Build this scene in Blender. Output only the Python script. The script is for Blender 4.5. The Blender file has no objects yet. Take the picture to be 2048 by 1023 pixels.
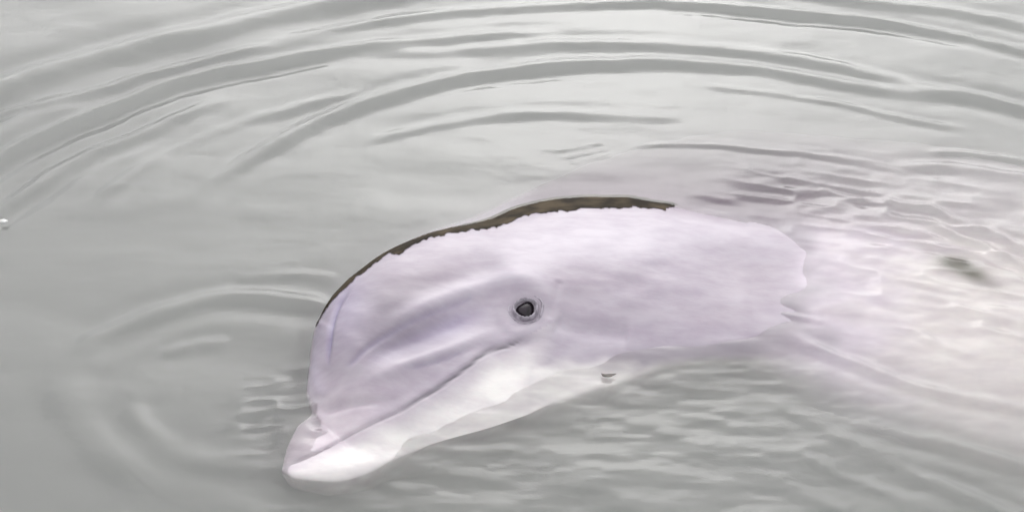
import bpy, math
import numpy as np

R = math.radians
sc = bpy.context.scene
rng = np.random.default_rng(7)

# ------------------------------------------------------------------ camera
W, H = 2048.0, 1023.0            # the photograph's pixel frame
ELEV, DIST, FPX = R(37.0), 1.6, 1700.0 * 1.6
CAM = np.array([0.0, -DIST * math.cos(ELEV), DIST * math.sin(ELEV)])
FWD = np.array([0.0, math.cos(ELEV), -math.sin(ELEV)])
UPV = np.array([0.0, math.sin(ELEV), math.cos(ELEV)])
cd = bpy.data.cameras.new('camera')
cd.sensor_width = 36.0
cd.lens = 36.0 * FPX / W
cd.clip_start, cd.clip_end = 0.05, 2000.0
co = bpy.data.objects.new('camera', cd)
sc.collection.objects.link(co)
co.location = CAM
co.rotation_euler = (R(90) - ELEV, 0, 0)
sc.camera = co

# ------------------------------------------------------------------ sky, sun, exposure
SUN_EL, SUN_ROT = R(34), R(4)
wd = bpy.data.worlds.new('World')
sc.world = wd
wd.use_nodes = True
nt = wd.node_tree
nt.nodes.clear()
sky = nt.nodes.new('ShaderNodeTexSky')
sky.sky_type = 'NISHITA'
sky.sun_disc = False
sky.sun_elevation = SUN_EL
sky.sun_rotation = SUN_ROT
sky.dust_density = 4.5
sky.air_density = 1.0
hs = nt.nodes.new('ShaderNodeHueSaturation')
hs.inputs['Saturation'].default_value = 0.10      # an overcast, almost colourless sky
bg = nt.nodes.new('ShaderNodeBackground')
bg.inputs['Strength'].default_value = 0.15
ow = nt.nodes.new('ShaderNodeOutputWorld')
nt.links.new(sky.outputs[0], hs.inputs['Color'])
cl = nt.nodes.new('ShaderNodeMix')                # thin, even cloud cover over the whole sky
cl.data_type = 'RGBA'
cl.inputs[0].default_value = 0.62
cl.inputs[7].default_value = (5.9, 5.95, 6.0, 1)
nt.links.new(hs.outputs[0], cl.inputs[6])
nt.links.new(cl.outputs[2], bg.inputs['Color'])
nt.links.new(bg.outputs[0], ow.inputs['Surface'])

sd = bpy.data.lights.new('sun', 'SUN')
sd.energy = 0.5
sd.angle = R(60)
sd.color = (1.0, 0.98, 0.95)
so = bpy.data.objects.new('sun', sd)
sc.collection.objects.link(so)
so.rotation_euler = (R(90) - SUN_EL, 0, R(180) - SUN_ROT)   # lamp shines from azimuth SUN_ROT (0 = +Y)

vs = sc.view_settings
vs.view_transform = 'Standard'
vs.look = 'None'
vs.gamma = 1.0
vs.exposure = 0.62
sc.cycles.max_bounces = 14
sc.cycles.diffuse_bounces = 4
sc.cycles.glossy_bounces = 4
sc.cycles.transmission_bounces = 10
sc.cycles.volume_bounces = 5
sc.cycles.adaptive_threshold = 0.02
sc.cycles.use_denoising = True

# ------------------------------------------------------------------ pixels <-> places
IOR = 1.33


def project(P):
    """Pixel at which a point is seen; points under water are seen through the flat surface."""
    P = np.atleast_2d(np.asarray(P, float)).copy()
    d = np.maximum(-P[:, 2], 0.0)
    hx, hy = CAM[0] - P[:, 0], CAM[1] - P[:, 1]
    L = np.hypot(hx, hy)
    x = np.zeros_like(L)
    for _ in range(8):
        si = (L - x) / np.sqrt((L - x) ** 2 + CAM[2] ** 2)
        sr = si / IOR
        x = d * sr / np.sqrt(1 - sr ** 2)
    S = P.copy()
    under = P[:, 2] < 0
    S[under, 0] += (hx / L * x)[under]
    S[under, 1] += (hy / L * x)[under]
    S[under, 2] = 0
    q = S - CAM
    dep = q @ FWD
    return np.stack([W / 2 + FPX * q[:, 0] / dep, H / 2 - FPX * (q @ UPV) / dep], 1)


def ray(px, py):
    d = FWD + np.array([1.0, 0, 0]) * (px - W / 2) / FPX - UPV * (py - H / 2) / FPX
    return d / np.linalg.norm(d)


def on_water(px, py, z=0.0):
    d = ray(px, py)
    return CAM + d * ((z - CAM[2]) / d[2])


def under_ray(px, py):
    d = ray(px, py)
    S = on_water(px, py)
    h = d[:2] / IOR
    return S, d, np.array([h[0], h[1], -math.sqrt(1 - h @ h)])


def spline(pts, n, closed=False):
    """Catmull-Rom through rows of pts, n samples (uniform in the row index)."""
    pts = np.asarray(pts, float)
    t = np.linspace(0, len(pts) - 1, n) if np.isscalar(n) else np.asarray(n, float)
    i = np.clip(np.floor(t).astype(int), 0, len(pts) - 2)
    f = (t - i)[:, None]
    g = lambda k: pts[np.clip(k, 0, len(pts) - 1)]
    p0, p1, p2, p3 = g(i - 1), g(i), g(i + 1), g(i + 2)
    return 0.5 * (2 * p1 + (p2 - p0) * f + (2 * p0 - 5 * p1 + 4 * p2 - p3) * f ** 2 + (3 * p1 - p0 - 3 * p2 + p3) * f ** 3)


def noise2(x, y, seed=0):
    """Smooth lattice noise, about -1..1."""
    r = np.random.default_rng(seed).uniform(-1, 1, (256, 256))
    xi, yi = np.floor(x).astype(int), np.floor(y).astype(int)
    fx, fy = x - xi, y - yi
    fx = fx * fx * fx * (fx * (fx * 6 - 15) + 10)
    fy = fy * fy * fy * (fy * (fy * 6 - 15) + 10)
    a, b = r[xi % 256, yi % 256], r[(xi + 1) % 256, yi % 256]
    c, d = r[xi % 256, (yi + 1) % 256], r[(xi + 1) % 256, (yi + 1) % 256]
    return (a * (1 - fx) + b * fx) * (1 - fy) + (c * (1 - fx) + d * fx) * fy


def dist_poly(X, Y, poly):
    """Distance to a polyline, signed side and the running fraction along it."""
    poly = np.asarray(poly, float)
    seg = np.diff(poly, axis=0)
    ln = np.hypot(seg[:, 0], seg[:, 1])
    cum = np.concatenate([[0], np.cumsum(ln)])
    best = np.full(X.shape, 1e18)
    side = np.zeros(X.shape)
    frac = np.zeros(X.shape)
    for k in range(len(seg)):
        ux, uy = seg[k] / max(ln[k], 1e-12)
        rx, ry = X - poly[k, 0], Y - poly[k, 1]
        a = np.clip(rx * ux + ry * uy, 0, ln[k])
        dx, dy = rx - a * ux, ry - a * uy
        d2 = dx * dx + dy * dy
        m = d2 < best
        best = np.where(m, d2, best)
        side = np.where(m, ux * ry - uy * rx, side)
        frac = np.where(m, (cum[k] + a) / cum[-1], frac)
    return np.sqrt(best), side, frac


def sstep(a, b, x):
    t = np.clip((x - a) / (b - a), 0, 1)
    return t * t * (3 - 2 * t)


def mesh_obj(name, verts, faces, mat, parent=None, smooth=True):
    me = bpy.data.meshes.new(name)
    me.from_pydata([tuple(v) for v in verts], [], [tuple(f) for f in faces])
    me.update()
    if smooth:
        me.polygons.foreach_set('use_smooth', [True] * len(me.polygons))
    if mat:
        me.materials.append(mat)
    o = bpy.data.objects.new(name, me)
    sc.collection.objects.link(o)
    if parent:
        o.parent = parent
    return o


def grid_mesh(name, V, F4, mat):
    """Fast mesh from numpy arrays of quads."""
    me = bpy.data.meshes.new(name)
    me.vertices.add(len(V))
    me.vertices.foreach_set('co', V.astype(np.float32).ravel())
    n = len(F4)
    me.loops.add(n * 4)
    me.loops.foreach_set('vertex_index', F4.astype(np.int32).ravel())
    me.polygons.add(n)
    me.polygons.foreach_set('loop_start', np.arange(0, n * 4, 4, dtype=np.int32))
    me.polygons.foreach_set('use_smooth', np.ones(n, bool))
    me.update(calc_edges=True)
    me.validate()
    me.materials.append(mat)
    o = bpy.data.objects.new(name, me)
    sc.collection.objects.link(o)
    return o


# ------------------------------------------------------------------ materials
def new_mat(name):
    m = bpy.data.materials.new(name)
    m.use_nodes = True
    t = m.node_tree
    return m, t, t.nodes['Principled BSDF'], t.nodes['Material Output']


def water_material():
    m, t, p, out = new_mat('murky_water')
    t.nodes.remove(p)
    g = t.nodes.new('ShaderNodeBsdfGlass')
    g.distribution = 'GGX'
    g.inputs['IOR'].default_value = IOR
    g.inputs['Roughness'].default_value = 0.02
    g.inputs['Color'].default_value = (1, 1, 1, 1)
    tc = t.nodes.new('ShaderNodeTexCoord')
    mp = t.nodes.new('ShaderNodeMapping')
    mp.inputs['Scale'].default_value = (1, 1.6, 1)
    n1 = t.nodes.new('ShaderNodeTexNoise')
    n1.inputs['Scale'].default_value = 60
    n1.inputs['Detail'].default_value = 3
    b = t.nodes.new('ShaderNodeBump')
    b.inputs['Strength'].default_value = 0.12
    b.inputs['Distance'].default_value = 0.002
    t.links.new(tc.outputs['Object'], mp.inputs['Vector'])
    t.links.new(mp.outputs[0], n1.inputs['Vector'])
    t.links.new(n1.outputs['Fac'], b.inputs['Height'])
    t.links.new(b.outputs[0], g.inputs['Normal'])
    t.links.new(g.outputs[0], out.inputs['Surface'])
    v = t.nodes.new('ShaderNodeVolumeScatter')
    v.inputs['Color'].default_value = (0.92, 0.945, 0.885, 1)
    v.inputs['Density'].default_value = 15.0
    v.inputs['Anisotropy'].default_value = 0.2
    a = t.nodes.new('ShaderNodeVolumeAbsorption')
    a.inputs['Color'].default_value = (0.5, 0.52, 0.46, 1)
    a.inputs['Density'].default_value = 1.9
    ad = t.nodes.new('ShaderNodeAddShader')
    t.links.new(v.outputs[0], ad.inputs[0])
    t.links.new(a.outputs[0], ad.inputs[1])
    t.links.new(ad.outputs[0], out.inputs['Volume'])
    return m


def skin_material():
    m, t, p, out = new_mat('dolphin_skin')
    at = t.nodes.new('ShaderNodeAttribute')
    at.attribute_name = 'pigment'
    tc = t.nodes.new('ShaderNodeTexCoord')
    mp = t.nodes.new('ShaderNodeMapping')
    mp.inputs['Scale'].default_value = (1, 2.2, 1)
    n1 = t.nodes.new('ShaderNodeTexNoise')
    n1.inputs['Scale'].default_value = 22
    n1.inputs['Detail'].default_value = 6
    n1.inputs['Roughness'].default_value = 0.6
    cr = t.nodes.new('ShaderNodeValToRGB')
    cr.color_ramp.elements[0].position = 0.34
    cr.color_ramp.elements[0].color = (0.84, 0.81, 0.85, 1)
    cr.color_ramp.elements[1].position = 0.62
    cr.color_ramp.elements[1].color = (1, 1, 1, 1)
    mx = t.nodes.new('ShaderNodeMix')
    mx.data_type = 'RGBA'
    mx.blend_type = 'MULTIPLY'
    mx.inputs[0].default_value = 1.0
    t.links.new(tc.outputs['Object'], mp.inputs['Vector'])
    t.links.new(mp.outputs[0], n1.inputs['Vector'])
    t.links.new(n1.outputs['Fac'], cr.inputs['Fac'])
    t.links.new(at.outputs['Color'], mx.inputs[6])
    t.links.new(cr.outputs['Color'], mx.inputs[7])
    t.links.new(mx.outputs[2], p.inputs['Base Color'])
    n2 = t.nodes.new('ShaderNodeTexNoise')
    n2.inputs['Scale'].default_value = 130
    n2.inputs['Detail'].default_value = 4
    b = t.nodes.new('ShaderNodeBump')
    b.inputs['Strength'].default_value = 0.08
    b.inputs['Distance'].default_value = 0.002
    t.links.new(mp.outputs[0], n2.inputs['Vector'])
    t.links.new(n2.outputs['Fac'], b.inputs['Height'])
    t.links.new(b.outputs[0], p.inputs['Normal'])
    p.inputs['Roughness'].default_value = 0.42
    p.inputs['Specular IOR Level'].default_value = 0.25
    p.inputs['Subsurface Weight'].default_value = 0.15
    p.inputs['Subsurface Radius'].default_value = (0.01, 0.005, 0.006)
    p.inputs['Subsurface Scale'].default_value = 0.5
    p.inputs['Coat Weight'].default_value = 0.12
    p.inputs['Coat Roughness'].default_value = 0.12
    return m


def noisy_material(name, c0, c1, scale, rough, coat=0.0, bump=0.3):
    m, t, p, out = new_mat(name)
    tc = t.nodes.new('ShaderNodeTexCoord')
    n1 = t.nodes.new('ShaderNodeTexNoise')
    n1.inputs['Scale'].default_value = scale
    n1.inputs['Detail'].default_value = 5
    cr = t.nodes.new('ShaderNodeValToRGB')
    cr.color_ramp.elements[0].position = 0.38
    cr.color_ramp.elements[0].color = (*c0, 1)
    cr.color_ramp.elements[1].position = 0.64
    cr.color_ramp.elements[1].color = (*c1, 1)
    b = t.nodes.new('ShaderNodeBump')
    b.inputs['Strength'].default_value = bump
    b.inputs['Distance'].default_value = 0.002
    t.links.new(tc.outputs['Object'], n1.inputs['Vector'])
    t.links.new(n1.outputs['Fac'], cr.inputs['Fac'])
    t.links.new(cr.outputs['Color'], p.inputs['Base Color'])
    t.links.new(n1.outputs['Fac'], b.inputs['Height'])
    t.links.new(b.outputs[0], p.inputs['Normal'])
    p.inputs['Roughness'].default_value = rough
    p.inputs['Coat Weight'].default_value = coat
    return m


M_WATER = water_material()
M_SKIN = skin_material()
M_RIM_REFLECTION = noisy_material('brown_rim_reflection', (0.016, 0.011, 0.006), (0.070, 0.052, 0.032), 34, 0.8)  # dark reflection on the wet head rim, painted as brown
M_RIM_REFLECTION.node_tree.nodes['Principled BSDF'].inputs['Specular IOR Level'].default_value = 0.12
M_EYE = noisy_material('eye_dark', (0.010, 0.007, 0.010), (0.028, 0.020, 0.028), 120, 0.22, 0.15, 0.05)
M_EYE.node_tree.nodes['Principled BSDF'].inputs['Specular IOR Level'].default_value = 0.3
M_LID = noisy_material('eyelid_skin', (0.24, 0.215, 0.25), (0.44, 0.40, 0.46), 140, 0.5, 0.1, 0.8)
M_FOAM = noisy_material('foam', (0.75, 0.74, 0.72), (0.85, 0.85, 0.84), 200, 0.5)
M_DEBRIS = noisy_material('wet_debris', (0.05, 0.045, 0.04), (0.12, 0.10, 0.09), 200, 0.5)

# ------------------------------------------------------------------ the dolphin's body
ROLL = R(-10.0)                                   # it lies on its right side, belly slightly raised
NRM = np.array([0.0, -math.sin(ROLL), math.cos(ROLL)])   # out of its left flank
C_TAB = np.array([(400, .030), (570, .036), (700, .025), (900, .003), (1050, -.002), (1300, -.036),
                  (1500, -.066), (1650, -.097), (2048, -.146), (3000, -.22), (4300, -.24)])
OY = on_water(950, 650, -0.074)


def sheet_c(x):
    return np.interp(W / 2 + x * 1700.0, C_TAB[:, 0], C_TAB[:, 1])


def to_sheet(px, py):
    S, d, r = under_ray(px, py)
    at = lambda t: S + (d if t < 0 else r) * t
    g = lambda t: (at(t) - OY) @ NRM - sheet_c(at(t)[0])
    lo, hi = -0.6, 1.6
    for _ in range(50):
        mid = (lo + hi) / 2
        if g(mid) > 0:
            lo = mid
        else:
            hi = mid
    return at((lo + hi) / 2)


# dorsal outline, ventral outline (photo pixels), half width in metres, from the jaw tip to the tail
ST = np.array([
    (569, 933, 567, 943, .005), (574, 914, 585, 958, .015), (586, 886, 625, 966, .023),
    (602, 858, 675, 968, .031), (624, 828, 730, 957, .038), (613, 790, 780, 930, .050),
    (608, 735, 830, 908, .064), (614, 680, 880, 891, .078), (640, 612, 930, 875, .090),
    (705, 552, 975, 862, .100), (795, 493, 1020, 848, .108), (895, 456, 1065, 838, .115),
    (1000, 424, 1115, 824, .121), (1100, 385, 1175, 812, .128), (1200, 348, 1245, 782, .137),
    (1300, 318, 1325, 760, .147), (1450, 292, 1450, 752, .163), (1650, 285, 1650, 805, .183),
    (1850, 300, 1850, 880, .198), (2100, 340, 2100, 970, .207), (2500, 430, 2500, 985, .20),
    (3000, 545, 3000, 960, .165), (3600, 690, 3600, 900, .09), (4000, 765, 4000, 860, .045),
    (4350, 800, 4350, 830, .018)], float)
tgt = ST.copy()
cur = ST.copy()
TH = np.linspace(0, 2 * math.pi, 720, endpoint=False)


def section(D3, V3, w, th, flat=0.0, full=0.66):
    Mid, B = (D3 + V3) / 2, (D3 - V3) / 2
    s = np.sin(th)
    s = np.sign(s) * np.abs(s) ** np.where(np.cos(th) < 0, full, 0.88 + 0.5 * flat)
    return Mid + np.outer(np.cos(th), B) + np.outer(w * s, NRM)


FLAT = np.interp(np.arange(25), [10, 14, 18, 21], [0, 1, 1, 0])     # the back behind the head slopes off under the water
FULL = np.interp(np.arange(25), [3, 6, 14, 17], [.66, .5, .5, .66])  # full cheeks and throat

for it in range(6):                             # fit the seen outline, not the midline, to the traced one
    D3 = np.array([to_sheet(a[0], a[1]) for a in cur])
    V3 = np.array([to_sheet(a[2], a[3]) for a in cur])
    if it == 5:
        break
    for i in range(1, 20):
        e = tgt[i, 0:2] - tgt[i, 2:4]
        e /= np.linalg.norm(e)
        pr = project(section(D3[i], V3[i], ST[i, 4], TH, FLAT[i], FULL[i]))
        k = pr @ e
        hi, lo = k.max(), k.min()
        cur[i, 0:2] += e * 0.9 * (tgt[i, 0:2] @ e - hi)
        cur[i, 2:4] += e * 0.9 * (tgt[i, 2:4] @ e - lo)

tt = np.concatenate([np.linspace(0, 14, 420, endpoint=False), np.linspace(14, 19, 110, endpoint=False), np.linspace(19, 24, 60)])
ROW = spline(np.hstack([D3, V3, ST[:, 4:5], FLAT[:, None], FULL[:, None]]), tt)
NT = 512
th = np.linspace(0, 2 * math.pi, NT, endpoint=False)
G = np.stack([section(r[0:3], r[3:6], max(r[6], 0.002), th, r[7], r[8]) for r in ROW])      # rings x around x 3

# the flank as it breaks the surface: five points of each section (photo pixel, height above the water), back edge to throat
CTRL = {0: ((567, 929, -.008), (566, 932, -.004), (565, 938, -.001), (565, 943, -.002), (566, 947, -.006)),
        1: ((572, 912, -.011), (574, 918, -.003), (577, 934, .003), (583, 950, .003), (588, 960, -.006)),
        2: ((582, 886, -.013), (587, 895, -.003), (602, 922, .004), (616, 950, .006), (626, 967, -.006)),
        3: ((598, 858, -.014), (606, 869, -.002), (638, 905, .006), (662, 945, .008), (676, 970, -.006)),
        4: ((622, 832, -.014), (634, 845, .000), (678, 888, .008), (714, 934, .008), (731, 959, -.008)),
        5: ((616, 792, -.012), (628, 806, .006), (690, 860, .010), (762, 910, .007), (781, 932, -.009)),
        6: (None, None, None, (812, 878, .003), (830, 908, -.014)), 7: (None, None, None, (860, 858, .003), (880, 889, -.015)),
        8: (None, None, None, (910, 840, .003), (930, 873, -.016)), 9: (None, None, None, (954, 824, .003), (975, 861, -.017)),
        10: (None, None, None, (998, 806, .003), (1020, 847, -.018)), 11: (None, None, None, (1040, 788, .003), (1065, 834, -.020)),
        12: ((1005, 415, -.04), (1005, 433, .010), (1035, 540, .045), (1078, 768, .002), (1100, 820, -.020)),
        13: ((1100, 366, -.065), (1100, 402, .006), (1115, 530, .040), (1150, 742, .001), (1170, 800, -.022)),
        14: ((1200, 322, -.082), (1200, 393, .001), (1210, 520, .034), (1230, 722, .000), (1245, 777, -.028)),
        15: ((1300, 290, -.092), (1300, 398, .000), (1305, 520, .027), (1315, 702, .002), (1325, 752, -.045)),
        16: ((1450, 262, -.105), (1450, 425, -.002), (1450, 535, .009), (1450, 694, .000), (1450, 735, -.060)),
        17: ((1650, 275, -.08), (1650, 430, -.011), (1650, 570, .0005), (1650, 700, -.006), (1650, 800, -.060)),
        18: ((1850, 290, -.10), (1850, 440, -.018), (1850, 590, -.006), (1850, 760, -.018), (1850, 885, -.080)),
        19: ((2100, 340, -.085), (2100, 480, -.028), (2100, 640, -.013), (2100, 830, -.030), (2100, 960, -.100))}


def place(px, py, z):
    if z >= 0:
        return on_water(px, py, z)
    S, d, r = under_ray(px, py)
    return S + r * (z / r[2])


CP = []
for i in range(25):
    ring = section(D3[i], V3[i], ST[i, 4], np.arange(8) * math.pi / 4, FLAT[i], FULL[i])
    if i in CTRL:
        for q, c in enumerate(CTRL[i]):
            if c is not None:
                ring[q] = place(*c)
        C0, B0 = (ring[0] + ring[4]) / 2, (ring[4] - ring[0]) / 2
        dep = 1.7 * ST[i, 4]
        for q, f_ in ((5, .75), (6, .5), (7, .25)):
            ring[q] = C0 - B0 * math.cos(math.pi * f_) + np.array([0, 0, -dep]) * math.sin(math.pi * f_)
    CP.append(ring)
CP = spline(np.array(CP).reshape(25, -1), tt).reshape(len(tt), 8, 3)
for _ in range(3):                              # ease the sections into each other
    pad = np.concatenate([np.repeat(CP[:1], 14, 0), CP, np.repeat(CP[-1:], 14, 0)])
    sm = sum(pad[q:q + len(CP)] for q in range(29)) / 29
    ww = (sstep(6.5, 8.5, tt) * sstep(16.5, 14.5, tt))[:, None, None]
    CP = CP * (1 - ww) + sm * ww
wnew = (1 - sstep(19.2, 20.8, tt))
for r in range(len(tt)):
    if wnew[r] > 0:
        c8 = CP[r]
        loop = spline(np.concatenate([c8[-2:], c8, c8[:3]]), 2 + th / (2 * math.pi) * 8)
        G[r] = G[r] * (1 - wnew[r]) + loop * wnew[r]
NR = len(G)


def grid_normals(G):
    du = np.gradient(G, axis=0)
    dv = np.roll(G, -1, 1) - np.roll(G, 1, 1)
    n = np.cross(dv, du)
    n /= np.linalg.norm(n, axis=2, keepdims=True) + 1e-12
    c = G.mean(1, keepdims=True)
    if ((G - c) * n).sum() < 0:
        n = -n
    return n


N0 = grid_normals(G)
HALF = NT // 2 + 1                              # theta 0..pi : the left flank
PX = project(G[:, :HALF].reshape(-1, 3)).reshape(NR, HALF, 2)
X, Y = PX[..., 0], PX[..., 1]


def line(poly, width, soft_ends=0.08):
    d, s, f = dist_poly(X, Y, spline(poly, len(poly) * 6))
    w = np.exp(-(d / width) ** 2)
    if soft_ends:
        w = w * sstep(0, soft_ends, f + 1e-3) * sstep(0, soft_ends, 1 - f + 1e-3)
    return w, s, f


def spot(cx, cy, rx, ry, ang=0.0):
    a = R(ang)
    u = (X - cx) * math.cos(a) + (Y - cy) * math.sin(a)
    v = -(X - cx) * math.sin(a) + (Y - cy) * math.cos(a)
    return np.exp(-((u / rx) ** 2 + (v / ry) ** 2))


MOUTH = [(1052, 672), (1015, 690), (975, 702), (930, 736), (880, 772), (840, 796), (795, 824), (745, 846),
         (695, 872), (650, 897), (610, 915), (572, 930)]
mouth, mside, mf = line(MOUTH, 3.3, 0.06)
lip, _, _ = line([(x + 4, y - 13) for x, y in MOUTH], 11)
chin, _, _ = line([(x + 6, y + 20) for x, y in MOUTH], 17)
foldA, _, _ = line([(705, 570), (678, 608), (664, 650), (657, 700), (658, 740)], 5, 0.3)
panel, _, _ = line([(650, 640), (634, 690), (632, 750), (645, 795)], 13)
valley, _, _ = line([(705, 740), (785, 692), (880, 655), (960, 625), (1005, 612)], 24, 0.35)
edgeB, _, _ = line([(690, 738), (735, 695), (800, 654), (880, 620), (955, 592)], 6)
brow, _, _ = line([(740, 668), (850, 612), (960, 574), (1050, 556), (1105, 585), (1118, 625)], 19, 0.3)
jaw, _, _ = line([(690, 770), (800, 733), (900, 697), (1000, 664), (1050, 655)], 15, 0.35)
foldC, _, _ = line([(780, 742), (860, 727), (925, 703), (965, 690)], 5, 0.35)
crease, _, _ = line([(612, 824), (655, 817), (715, 803), (775, 803)], 9, 0.35)
behind, _, _ = line([(1110, 640), (1160, 660), (1260, 668)], 20)
wr1, _, _ = line([(1120, 560), (1108, 600), (1098, 640)], 8)
eye_d = np.hypot((X - 1052) / 1.12, Y - 622)
disp = (-0.0022 * mouth + 0.0010 * lip + 0.0006 * chin - 0.0036 * foldA + 0.002 * panel - 0.0065 * valley
        - 0.0016 * edgeB + 0.0052 * brow + 0.0038 * jaw - 0.0018 * foldC - 0.005 * crease - 0.003 * behind - 0.0012 * wr1
        - 0.0040 * np.exp(-(eye_d / 24) ** 4) + 0.0012 * np.exp(-((eye_d - 46) / 11) ** 2)
        - 0.0032 * spot(1045, 684, 30, 14, -25))
onhead = (X < 1500)
disp += 0.0009 * noise2(X / 60 + 9, Y / 30, 3) * onhead + 0.00012 * noise2(X / 18, Y / 10, 4) * onhead
full = np.zeros((NR, NT))
full[:, :HALF] = disp
full[:, HALF:] = disp[:, 1:NT - HALF + 1][:, ::-1]
edge = np.abs(np.sin(th))[None, :]
G = G + N0 * (full * sstep(0.02, 0.2, edge) * sstep(0.2, 1.6, tt)[:, None])[..., None]
NG = grid_normals(G)

# skin colours, some light and shade painted in: lilac-white, mauve back and mottling, cream belly
base = np.array([.42, .375, .43])
mauve = np.array([.345, .298, .342])
violet = np.array([.36, .315, .455])
pale = np.array([.50, .46, .515])
cream = np.array([.74, .715, .70])
flankc = np.array([.78, .73, .71])
grey = np.array([.33, .30, .34])
col = np.tile(base, (NR, HALF, 1))


def blend(c, m):
    global col
    m = np.clip(m, 0, 1)[..., None]
    col = col * (1 - m) + c * m


ct = np.cos(th[:HALF])[None, :]
wob = noise2(X / 120, Y / 45, 11) + 0.5 * noise2(X / 45, Y / 20, 12)
below = sstep(-8 - 12 * sstep(860, 700, X), 60 - 20 * sstep(860, 700, X), np.sign(-mside) * dist_poly(X, Y, spline(MOUTH, 40))[0]) * sstep(1120, 1040, X)
blend(mauve, 0.80 * spot(860, 548, 160, 45, -22) * (1 + .5 * wob))
blend(mauve, 0.55 * spot(1530, 560, 130, 120) * (1 + .7 * wob))
blend(mauve, 0.24 * spot(1320, 590, 320, 62, 6) * (1 + .7 * wob))
blend(mauve, 0.55 * spot(1150, 560, 80, 45) * (1 + .5 * wob))
blend(mauve, 0.45 * spot(880, 640, 150, 30, -25) * (1 + .5 * wob))
blend(violet, 0.60 * (valley + 0.6 * foldA + 0.4 * panel))  # shade of the hollow and fold put into the colour
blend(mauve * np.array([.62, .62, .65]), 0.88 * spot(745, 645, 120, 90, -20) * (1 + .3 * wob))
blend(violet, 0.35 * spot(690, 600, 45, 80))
blend(pale, 0.9 * (brow * 0.8 + jaw * 0.6 + 0.75 * spot(1230, 480, 260, 40, -4)))  # light on the brow, jaw ridge and upper flank painted in
blend(pale, 0.5 * spot(1180, 675, 160, 25, 4))
blend(cream, np.maximum.reduce([below, sstep(0.80, 0.95, -ct + 0.06 * wob) * sstep(620, 900, X), sstep(705, 745, Y - 20 * wob) * sstep(1000, 1080, X) * sstep(1500, 1300, X)]))
blend(np.array([.74, .665, .735]), 0.95 * sstep(1545, 1690, X + 45 * wob) * sstep(0.85, 0.6, ct))  # submerged flank painted lighter to offset the water's dimming
blend(flankc, 0.95 * sstep(1640, 1900, X + 90 * wob) * sstep(0.85, 0.6, ct))
blend(mauve * 1.5, 0.45 * sstep(0.1, 0.9, wob) * sstep(1500, 1600, X) * sstep(1950, 1750, X))
blend(np.array([.66, .59, .63]), 0.95 * spot(645, 880, 140, 85, -30) * (1 - below))
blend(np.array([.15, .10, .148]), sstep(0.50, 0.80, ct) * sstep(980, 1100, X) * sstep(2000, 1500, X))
blend(flankc * 0.8, 0.6 * sstep(0.50, 0.80, ct) * sstep(1450, 1900, X))
blend(mauve, 0.8 * sstep(0.86, 0.98, ct) * sstep(1100, 980, X) * sstep(4.5, 6.0, tt)[:, None])
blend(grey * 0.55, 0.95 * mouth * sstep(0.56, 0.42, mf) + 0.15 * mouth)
blend(violet * 0.75, 0.9 * foldA + 0.4 * edgeB + 0.35 * foldC)  # fold lines darkened, their shade painted in
blend(grey, 0.35 * spot(1040, 686, 28, 12, -25))
blend(np.array([.085, .075, .045]), 0.75 * (spot(1895, 515, 45, 20, 22) + 0.7 * spot(1950, 548, 50, 15, 25)) * (1 + .8 * wob))
colf = np.zeros((NR, NT, 4))
colf[..., 3] = 1
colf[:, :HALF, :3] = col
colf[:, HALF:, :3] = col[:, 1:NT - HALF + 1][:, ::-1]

verts = G.reshape(-1, 3)
ii, jj = np.meshgrid(np.arange(NR - 1), np.arange(NT), indexing='ij')
a = ii * NT + jj
b = ii * NT + (jj + 1) % NT
faces = np.stack([a, b, b + NT, a + NT], -1).reshape(-1, 4)


def plate(outline, thick, centre_z):
    """A fin: outline of (x, y, z) points, lens-shaped, closed; returns verts, quads."""
    O = np.asarray(outline, float)
    c = O.mean(0)
    k = len(O)
    vs, fs = [], []
    rings = [(1.0, 0.0), (.93, .4), (.75, .75), (.45, .95), (.002, 1.0)]
    up = np.array(centre_z, float)
    allr = [(s, h) for s, h in reversed(rings)] + [(s, -h) for s, h in rings[1:]]
    for s, h in allr:
        vs += list(c + (O - c) * s + up * thick * h)
    for r in range(len(allr) - 1):
        for q in range(k):
            fs.append((r * k + q, r * k + (q + 1) % k, (r + 1) * k + (q + 1) % k, (r + 1) * k + q))
    return np.array(vs), np.array(fs)


extra_v, extra_f, extra_c = [], [], []


def add_fin(outline, thick, up, color):
    v, f = plate(outline, thick, up)
    off = len(verts) + sum(len(q) for q in extra_v)
    extra_v.append(v)
    extra_f.append(f + off)
    extra_c.append(np.tile(np.array([*color, 1.0]), (len(v), 1)))


def seen_at(px, py, z):
    S, d, r = under_ray(px, py)
    return S + r * (z / r[2])


# left flipper trailing back just under the surface, its mirror image, dorsal fin, flukes
fl = spline([(1490, 725), (1600, 665), (1780, 695), (1950, 750), (2100, 830), (2190, 905), (2150, 925), (2000, 905),
             (1850, 885), (1700, 850), (1580, 800), (1490, 725)], 60)[:-1]
FLZ = lambda x: np.interp(x, [1490, 1600, 1800, 2190], [-.14, -.10, -.08, -.09])
flv = np.array([seen_at(x, y, FLZ(x)) for x, y in fl])
add_fin(flv, 0.012, (0, -.1, 1), cream * np.array([1.0, .95, .97]))
mir = flv - 2 * np.outer((flv - (OY + NRM * -.09)) @ NRM, NRM)
add_fin(mir, 0.012, (0, .1, 1), mauve)
dk = np.argmin(np.abs(tt - 20.1))
dd = ROW[dk, 0:3]
bx = np.array([1.0, 0, 0])
by = (ROW[dk, 0:3] - ROW[dk, 3:6])
by /= np.linalg.norm(by)
df = spline([(-.20, -.05), (-.08, .08), (.06, .19), (.15, .22), (.13, .14), (.14, .03), (.15, -.06), (-.03, -.08), (-.20, -.05)], 50)[:-1]
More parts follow.
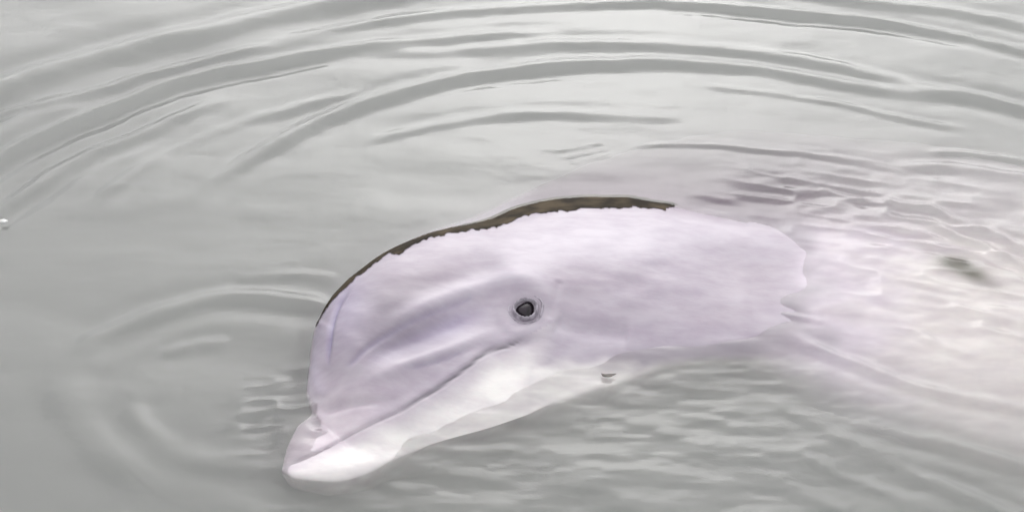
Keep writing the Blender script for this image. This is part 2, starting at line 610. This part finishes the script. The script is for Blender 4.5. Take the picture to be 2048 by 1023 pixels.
add_fin(np.array([dd + bx * u + by * v for u, v in df]), 0.014, NRM, mauve)
tl = (ROW[-1, 0:3] + ROW[-1, 3:6]) / 2
for sgn in (1, -1):
    fk = spline([(-.16, -.01), (-.02, .10), (.10, .25), (.17, .29), (.15, .18), (.10, .06), (.08, -.02), (-.05, -.03), (-.16, -.01)], 50)[:-1]
    add_fin(np.array([tl + bx * u + NRM * v * sgn for u, v in fk]), 0.012, by, mauve)

allv = np.concatenate([verts] + extra_v)
allf = np.concatenate([faces] + extra_f)
allc = np.concatenate([colf.reshape(-1, 4)] + extra_c)
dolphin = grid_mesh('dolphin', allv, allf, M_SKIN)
ca = dolphin.data.color_attributes.new('pigment', 'FLOAT_COLOR', 'POINT')
ca.data.foreach_set('color', allc.astype(np.float32).ravel())
dolphin['label'] = 'pale lilac dolphin lying on its side at the surface, eye and half-closed mouth showing'
dolphin['category'] = 'dolphin'

# ------------------------------------------------------------------ dark reflection on the wet rim of its head, made as a brown strip
PX = project(G[:, :HALF].reshape(-1, 3)).reshape(NR, HALF, 2)
X, Y = PX[..., 0], PX[..., 1]
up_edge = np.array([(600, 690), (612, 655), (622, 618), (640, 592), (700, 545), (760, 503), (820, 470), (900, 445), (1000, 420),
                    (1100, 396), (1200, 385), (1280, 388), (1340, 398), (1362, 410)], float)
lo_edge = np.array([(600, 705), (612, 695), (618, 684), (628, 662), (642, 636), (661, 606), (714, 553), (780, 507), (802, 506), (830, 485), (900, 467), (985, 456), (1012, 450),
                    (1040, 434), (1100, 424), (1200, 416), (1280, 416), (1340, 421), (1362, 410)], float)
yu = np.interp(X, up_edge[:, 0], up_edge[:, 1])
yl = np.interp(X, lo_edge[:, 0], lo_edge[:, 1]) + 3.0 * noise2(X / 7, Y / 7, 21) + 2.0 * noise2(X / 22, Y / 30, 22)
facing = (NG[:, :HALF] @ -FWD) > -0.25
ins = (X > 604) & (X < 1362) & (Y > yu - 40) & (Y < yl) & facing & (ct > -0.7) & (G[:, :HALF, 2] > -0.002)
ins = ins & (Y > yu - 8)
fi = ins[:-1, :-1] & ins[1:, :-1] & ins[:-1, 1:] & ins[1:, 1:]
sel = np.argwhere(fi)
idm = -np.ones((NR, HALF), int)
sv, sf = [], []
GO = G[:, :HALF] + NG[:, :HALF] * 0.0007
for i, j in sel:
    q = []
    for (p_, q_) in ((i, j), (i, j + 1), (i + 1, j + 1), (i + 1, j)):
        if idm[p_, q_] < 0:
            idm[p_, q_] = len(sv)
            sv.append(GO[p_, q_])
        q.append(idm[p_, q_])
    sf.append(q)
stripe = mesh_obj('rim_reflection', sv, sf, M_RIM_REFLECTION, dolphin)
stripe['label'] = 'painted dark reflection, a ragged brown strip along the wet top rim of the head'


# ------------------------------------------------------------------ eyes
def eye_at(side):
    k = np.argmin((X - 1049) ** 2 + (Y - 623) ** 2 + 1e9 * (NG[:, :HALF] @ -FWD < 0))
    i, j = divmod(k, HALF)
    if side < 0:
        j = NT - j
    c, n = G[i, j], NG[i, j]
    n = (np.mean(NG[max(i - 8, 0):i + 9, j - 8:j + 9].reshape(-1, 3), 0))
    n /= np.linalg.norm(n)
    ax = np.array([1.0, 0, 0]) - n * n[0]
    ax /= np.linalg.norm(ax)
    ay = np.cross(n, ax)
    if side < 0:
        ay = -ay
    vs, fs = [], []
    nu, nv = 40, 14
    for v in range(nv + 1):
        ph = math.pi / 2 * v / nv
        for u in range(nu):
            t = 2 * math.pi * u / nu
            rr = 1 + 0.16 * math.cos(t - 0.9) ** 3 - 0.08 * math.cos(3 * t)
            x, y = 0.0112 * rr * math.cos(t) * math.sin(ph), 0.0122 * rr * math.sin(t) * math.sin(ph)
            vs.append(c + ax * x + ay * y + n * (0.0085 * math.cos(ph) - 0.0035))
    for v in range(nv):
        for u in range(nu):
            fs.append((v * nu + u, v * nu + (u + 1) % nu, (v + 1) * nu + (u + 1) % nu, (v + 1) * nu + u))
    e = mesh_obj('eye', vs, fs, M_EYE, dolphin)
    # wrinkled lids: three uneven rings of skin round the eyeball
    vs, fs = [], []
    nu, nv = 72, 30
    r_ = np.random.default_rng(5)
    ph0 = r_.uniform(0, 6.28, 6)
    for v in range(nv + 1):
        f = v / nv
        for u in range(nu):
            t = 2 * math.pi * u / nu
            rr = 0.0102 + 0.0140 * f + 0.0010 * math.sin(2 * t + ph0[0]) * f + 0.0007 * math.sin(5 * t + ph0[1]) * f
            h = 0.0042 * math.exp(-((f - 0.14) / 0.11) ** 2) + 0.0028 * math.exp(-((f - 0.55) / 0.10) ** 2) \
                - 0.0025 * math.exp(-((f - 0.34) / 0.09) ** 2) * (1 + .5 * math.sin(t + 2.2)) + 0.0006 * math.sin(17 * t + 6 * f) * (1 - f)
            h += 0.0030 * (1 - f) + 0.0012 * math.sin(t * 2 + 1.0) * f * (1 - f) * 2 - 0.0038 * f ** 2 + 0.0006 + 0.0012 * f * math.sin(t + 2.4)
            k_ = (1 + 0.10 * math.cos(t - 0.8) ** 3)
            vs.append(c + ax * rr * k_ * 1.06 * math.cos(t) + ay * rr * k_ * math.sin(t) + n * h)
    for v in range(nv):
        for u in range(nu):
            fs.append((v * nu + u, v * nu + (u + 1) % nu, (v + 1) * nu + (u + 1) % nu, (v + 1) * nu + u))
    mesh_obj('eyelid', vs, fs, M_LID, e)
    e['label'] = 'dark eye in a ring of grey wrinkled lid'


eye_at(1)
eye_at(-1)

# ------------------------------------------------------------------ the water: one sheet with its ripples, murky below


def axis(lo, hi, step, far, grow=1.09):
    core = np.arange(lo, hi + step / 2, step)
    out, s, x = [], step, hi
    while x < far:
        s *= grow
        x += s
        out.append(x)
    inn, s, x = [], step, lo
    while x > -far:
        s *= grow
        x -= s
        inn.append(x)
    return np.concatenate([inn[::-1], core, out])


gx = axis(-0.72, 0.78, 0.0022, 60.0)
gy = axis(-0.56, 0.72, 0.0022, 60.0)
GX, GY = np.meshgrid(gx, gy, indexing='ij')
gp = project(np.stack([GX.ravel(), GY.ravel(), np.zeros(GX.size)], 1)).reshape(*GX.shape, 2)
inside = (GX > -1.2) & (GX < 1.3) & (GY > -1.0) & (GY < 1.3)

# crest lines of the rings (traced, laid on the water): points, width px, height mm, end tapers
RIP = [
    ([(-300, 330), (-120, 235), (0, 178), (150, 130), (350, 77), (500, 40), (650, 10), (780, -14), (950, -30)], 30, 6.0),
    ([(-200, 440), (-80, 365), (0, 318), (100, 268), (200, 224), (300, 186), (400, 154), (550, 122), (700, 100), (850, 83), (1000, 70), (1150, 62)], 17, 4.2),
    ([(-150, 530), (0, 415), (110, 345), (240, 288), (390, 225), (470, 195)], 14, 2.6),
    ([(-150, 275), (0, 222), (90, 206), (200, 178), (330, 140), (460, 104), (560, 84)], 11, 1.3),
    ([(150, 420), (260, 350), (380, 285), (500, 240), (620, 205), (760, 170)], 12, 1.0),
    ([(700, 292), (800, 262), (900, 243), (1000, 232), (1120, 226), (1250, 230), (1380, 240)], 12, 1.1),
    ([(520, 92), (600, 72), (700, 54), (800, 38), (900, 27), (1000, 19), (1100, 12), (1250, 7), (1350, 9), (1500, 21), (1650, 34), (1760, 46), (1900, 72), (2048, 102), (2300, 175)], 15, 3.2),
    ([(360, 420), (420, 368), (500, 316), (600, 258), (700, 215), (800, 184), (900, 158), (1000, 140), (1100, 130), (1200, 126), (1400, 130), (1550, 143), (1700, 168), (1850, 184), (1950, 198), (2048, 222), (2300, 300)], 17, 3.0),
    ([(600, 128), (750, 110), (900, 98), (1100, 86), (1250, 86), (1400, 96), (1600, 117), (1750, 148), (1850, 172), (2000, 207), (2200, 265)], 16, 1.7),
    ([(1380, 170), (1480, 181), (1600, 197), (1750, 222), (1880, 246), (1960, 264)], 9, 1.0),
    ([(1500, -25), (1650, -6), (1800, 12), (1950, 32), (2048, 48), (2300, 110)], 16, 2.6),
    ([(1250, 296), (1350, 290), (1480, 294), (1600, 305), (1700, 320), (1790, 338), (1850, 352)], 7, 0.95),
    ([(1330, 281), (1450, 283), (1600, 296), (1680, 306)], 6, 0.6),
    ([(1780, 334), (1850, 328), (1920, 332), (2000, 345), (2080, 360), (2300, 420)], 12, 1.9),
    ([(1830, 304), (1880, 300), (1940, 303), (2048, 318), (2200, 345)], 8, 0.9),
    ([(1100, 307), (1150, 297), (1210, 284)], 5, 0.22), ([(1120, 318), (1165, 310), (1220, 297)], 5, 0.26), ([(1135, 328), (1170, 321), (1215, 310)], 5, 0.22),
    ([(140, 720), (180, 680), (230, 652), (300, 627), (400, 606), (500, 597), (610, 603), (680, 620)], 16, 2.2),
    ([(120, 720), (140, 800), (180, 865), (250, 925), (340, 975), (450, 1015), (600, 1050)], 22, 0.8),
    ([(260, 800), (290, 850), (340, 892), (400, 920), (490, 936), (560, 940)], 14, 1.0),
    ([(320, 715), (380, 695), (460, 690)], 10, 0.8),
    ([(470, 560), (600, 545), (680, 556)], 9, 0.5),
    ([(1570, 675), (1620, 695), (1680, 718), (1780, 752), (1900, 783), (1980, 800), (2150, 830)], 10, 1.5),
    ([(1530, 790), (1580, 818), (1700, 878), (1830, 946), (1950, 1000), (2100, 1060)], 12, 1.5),
    ([(1690, 838), (1780, 862), (1850, 880), (1950, 908), (2048, 936), (2250, 1000)], 10, 1.1),
    ([(1720, 880), (1800, 905), (1880, 935), (1960, 965), (2100, 1020)], 9, 0.9),
    ([(1600, 905), (1660, 935), (1740, 968), (1850, 1015)], 9, 0.9),
    ([(1530, 960), (1620, 995), (1720, 1030)], 10, 0.8),
    # short rips where the water washes over the back
    ([(1850, 440), (1920, 475), (1990, 510), (2060, 540), (2150, 580)], 9, 3.0),
    ([(1930, 445), (1990, 470), (2050, 497), (2120, 520)], 8, 2.6),
    ([(1730, 470), (1830, 485), (1930, 505), (2010, 520)], 7, 1.8),
    ([(1640, 375), (1690, 390), (1740, 402)], 7, 1.6),
    ([(1780, 560), (1850, 572), (1940, 590)], 6, 0.8), ([(1890, 610), (1960, 632), (2060, 655)], 7, 1.0),
    ([(1560, 632), (1610, 645), (1660, 655)], 5, 0.5), ([(1800, 660), (1870, 688), (1960, 715)], 7, 0.8),
    ([(1750, 400), (1850, 412), (1900, 430), (1940, 448)], 8, 1.4),
]
Z = np.zeros(GX.shape)
sub = np.argwhere(inside)
gxs, gys = GX[inside], GY[inside]
pxs, pys = gp[..., 0][inside], gp[..., 1][inside]
acc = np.zeros(gxs.shape)
# slow wander so that no band runs perfectly even
wx = gxs + 0.006 * noise2(gxs * 9, gys * 9, 31) + 0.0015 * noise2(gxs * 40, gys * 40, 33)
wy = gys + 0.006 * noise2(gxs * 9 + 50, gys * 9, 32) + 0.0015 * noise2(gxs * 40, gys * 40 + 7, 34)
for k, (poly, wpx, mm) in enumerate(RIP):
    P = np.array([on_water(*p)[:2] for p in spline(poly, len(poly) * 5)])
    wid = wpx / 1700.0 / math.sin(ELEV) * 0.92
    lo, hi = P.min(0) - wid * 5, P.max(0) + wid * 5
    m = (gxs > lo[0]) & (gxs < hi[0]) & (gys > lo[1]) & (gys < hi[1])
    d, s, f = dist_poly(wx[m], wy[m], P)
    sd_ = np.sign(s) * d / wid
    env = sstep(0, 0.14, f) * sstep(0, 0.14, 1 - f)
    env = env * (0.8 + 0.35 * noise2(f * 6 + k, f * 0 + k, 60 + k))
    prof = np.exp(-sd_ ** 2) - 0.45 * np.exp(-((sd_ - 1.7) / 1.1) ** 2) - 0.45 * np.exp(-((sd_ + 1.7) / 1.1) ** 2)
    acc[m] += 2.1 * mm * 0.001 * prof * env


def pspot(cx, cy, rx, ry, ang=0.0):
    c = on_water(cx, cy)
    a_ = R(ang)
    rx, ry = rx / 1700.0, ry / 1700.0 / math.sin(ELEV)
    u = (gxs - c[0]) * math.cos(a_) + (gys - c[1]) * math.sin(a_)
    v = -(gxs - c[0]) * math.sin(a_) + (gys - c[1]) * math.cos(a_)
    return np.exp(-((u / rx) ** 2 + (v / ry) ** 2) ** 2)


def chop(lx, ly, seed, ang=0.0):
    a_ = R(ang)
    u = gxs * math.cos(a_) + gys * math.sin(a_)
    v = -gxs * math.sin(a_) + gys * math.cos(a_)
    u = u + 0.3 * lx * noise2(u / lx, v / lx, seed + 9)
    return noise2(u / lx + 30, v / ly + 30, seed)


sharp = lambda h: 1 - 2 * np.abs(h)
acc += 0.0016 * chop(.16, .07, 41, -6) + 0.0006 * chop(.06, .03, 42)
lower = np.maximum.reduce([pspot(1380, 860, 420, 170, -8), 0.9 * pspot(900, 960, 330, 110), 0.7 * pspot(1750, 900, 380, 150, -20)])
acc += 0.75 * lower * (0.0011 * chop(.060, .022, 43, -8) + 0.0008 * chop(.036, .011, 44, -3) + 0.0004 * chop(.016, .006, 45))
wash = np.maximum.reduce([pspot(1780, 440, 400, 130, -14), 0.9 * pspot(1900, 560, 300, 130, -18), 0.35 * pspot(1750, 650, 280, 90, -10)])
calm = 1 - 0.8 * pspot(1570, 560, 130, 170)
acc += 1.5 * calm * wash * (0.0014 * sharp(chop(.056, .024, 46, -16)) + 0.0008 * chop(.032, .013, 47, -12) + 0.0002 * chop(.015, .009, 48))
nose = np.maximum(pspot(590, 835, 110, 70, 10), 0.9 * pspot(660, 865, 110, 60, 15))
acc += nose * (0.0034 * sharp(chop(.050, .020, 49, 8)) + 0.0020 * chop(.026, .011, 50, 10))
acc += 0.00010 * chop(.016, .009, 51) + 0.00016 * chop(.05, .018, 52, 8)
fadeo = sstep(1.2, 0.95, np.abs(gxs)) * sstep(1.3, 1.0, gys) * sstep(-1.0, -0.8, gys)
Z[inside] = acc * fadeo
# a thin film of water climbs where the skin lies just under the surface
top = np.full(GX.shape, -1.0)
gl = G[:, :HALF].reshape(-1, 3)
keep = (NG[:, :HALF].reshape(-1, 3)[:, 2] > 0) & (gl[:, 0] > -.6) & (gl[:, 0] < .75)
gl = gl[keep]
bi = np.clip(np.searchsorted(gx, gl[:, 0]), 1, len(gx) - 1)
bj = np.clip(np.searchsorted(gy, gl[:, 1]), 1, len(gy) - 1)
np.maximum.at(top, (bi, bj), gl[:, 2])
for _ in range(4):
    top = np.maximum.reduce([top] + [np.where(top < -.9, np.roll(top, s_, a_), -1) for s_ in (1, -1) for a_ in (0, 1)])
film = 0.0026 * np.exp(-np.maximum(-top, 0) / 0.005) * (top > -0.9)
for _ in range(14):
    film = (film + np.roll(film, 1, 0) + np.roll(film, -1, 0) + np.roll(film, 1, 1) + np.roll(film, -1, 1)) / 5
Z += film
# farther out: the same lazy swell, no detail
rr_ = np.maximum(np.abs(GX), np.abs(GY))
Z += 0.0022 * sstep(0.85, 1.6, rr_) * np.exp(-rr_ / 4.0) * noise2(GX * 2.2, GY * 3.0, 70)

nx, ny = len(gx), len(gy)
wv = np.stack([GX.ravel(), GY.ravel(), Z.ravel()], 1)
ii, jj = np.meshgrid(np.arange(nx - 1), np.arange(ny - 1), indexing='ij')
a = (ii * ny + jj).ravel()
wf = np.stack([a, a + ny, a + ny + 1, a + 1], 1)
# sides and bed close the body of water
rim = np.concatenate([np.arange(nx) * ny, (nx - 1) * ny + np.arange(1, ny), (np.arange(nx - 2, -1, -1)) * ny + ny - 1, np.arange(ny - 2, 0, -1)])
low = wv[rim].copy()
low[:, 2] = -6.0
n0 = len(wv)
k = len(rim)
sidef = np.stack([rim, n0 + np.arange(k), n0 + (np.arange(k) + 1) % k, np.roll(rim, -1)], 1)
wv = np.concatenate([wv, low])
corner = [n0, n0 + nx - 1, n0 + nx + ny - 2, n0 + 2 * nx + ny - 3]
water = grid_mesh('water', wv, np.concatenate([wf, sidef]), M_WATER)
import bmesh
bm = bmesh.new()
bm.from_mesh(water.data)
bm.verts.ensure_lookup_table()
bm.faces.new([bm.verts[n0 + q] for q in range(k - 1, -1, -1)])
bmesh.ops.recalc_face_normals(bm, faces=bm.faces)
bm.to_mesh(water.data)
bm.free()
water.data.polygons.foreach_set('use_smooth', [True] * len(water.data.polygons))
water['kind'] = 'structure'
print('water quads', len(wf), 'dolphin quads', len(allf), 'stripe', len(sf), 'zmax', G[..., 2].max())


# ------------------------------------------------------------------ bits afloat
def lump(name, px, py, lx, ly, lz, mat, seed, bend=0.0, rz=0.0):
    c = on_water(px, py, 0.0025)
    r_ = np.random.default_rng(seed)
    k1 = r_.uniform(0, 6.28, 5)
    vs, fs = [], []
    nu, nv = 20, 10
    for v in range(nv + 1):
        ph = math.pi * v / nv
        for u in range(nu):
            t = 2 * math.pi * u / nu
            q = 1 + .18 * math.sin(2 * t + k1[0]) + .12 * math.sin(3 * t + 2 * ph + k1[1]) + .08 * math.sin(5 * t + k1[2])
            x, y, z = lx * q * math.cos(t) * math.sin(ph), ly * q * math.sin(t) * math.sin(ph), lz * math.cos(ph)
            y += bend * (x / lx) ** 2
            vs.append((x * math.cos(rz) - y * math.sin(rz), x * math.sin(rz) + y * math.cos(rz), z))
    for v in range(nv):
        for u in range(nu):
            fs.append((v * nu + u, (v + 1) * nu + u, (v + 1) * nu + (u + 1) % nu, v * nu + (u + 1) % nu))
    o = mesh_obj(name, vs, fs, mat)
    o.location = c
    return o


o = lump('foam_fleck', 7, 442, .0045, .0032, .0022, M_FOAM, 3, 0.0, -0.4)
o['label'] = 'tiny white foam fleck alone on the smooth grey water, away from the dolphin'
o['category'] = 'foam'
o = lump('leaf_scrap', 1216, 750, .0078, .0026, .0005, M_DEBRIS, 4, 0.002, -0.1)
o['label'] = 'small dark leaf scrap floating beside the dolphin\'s pale throat'
o['category'] = 'leaf'
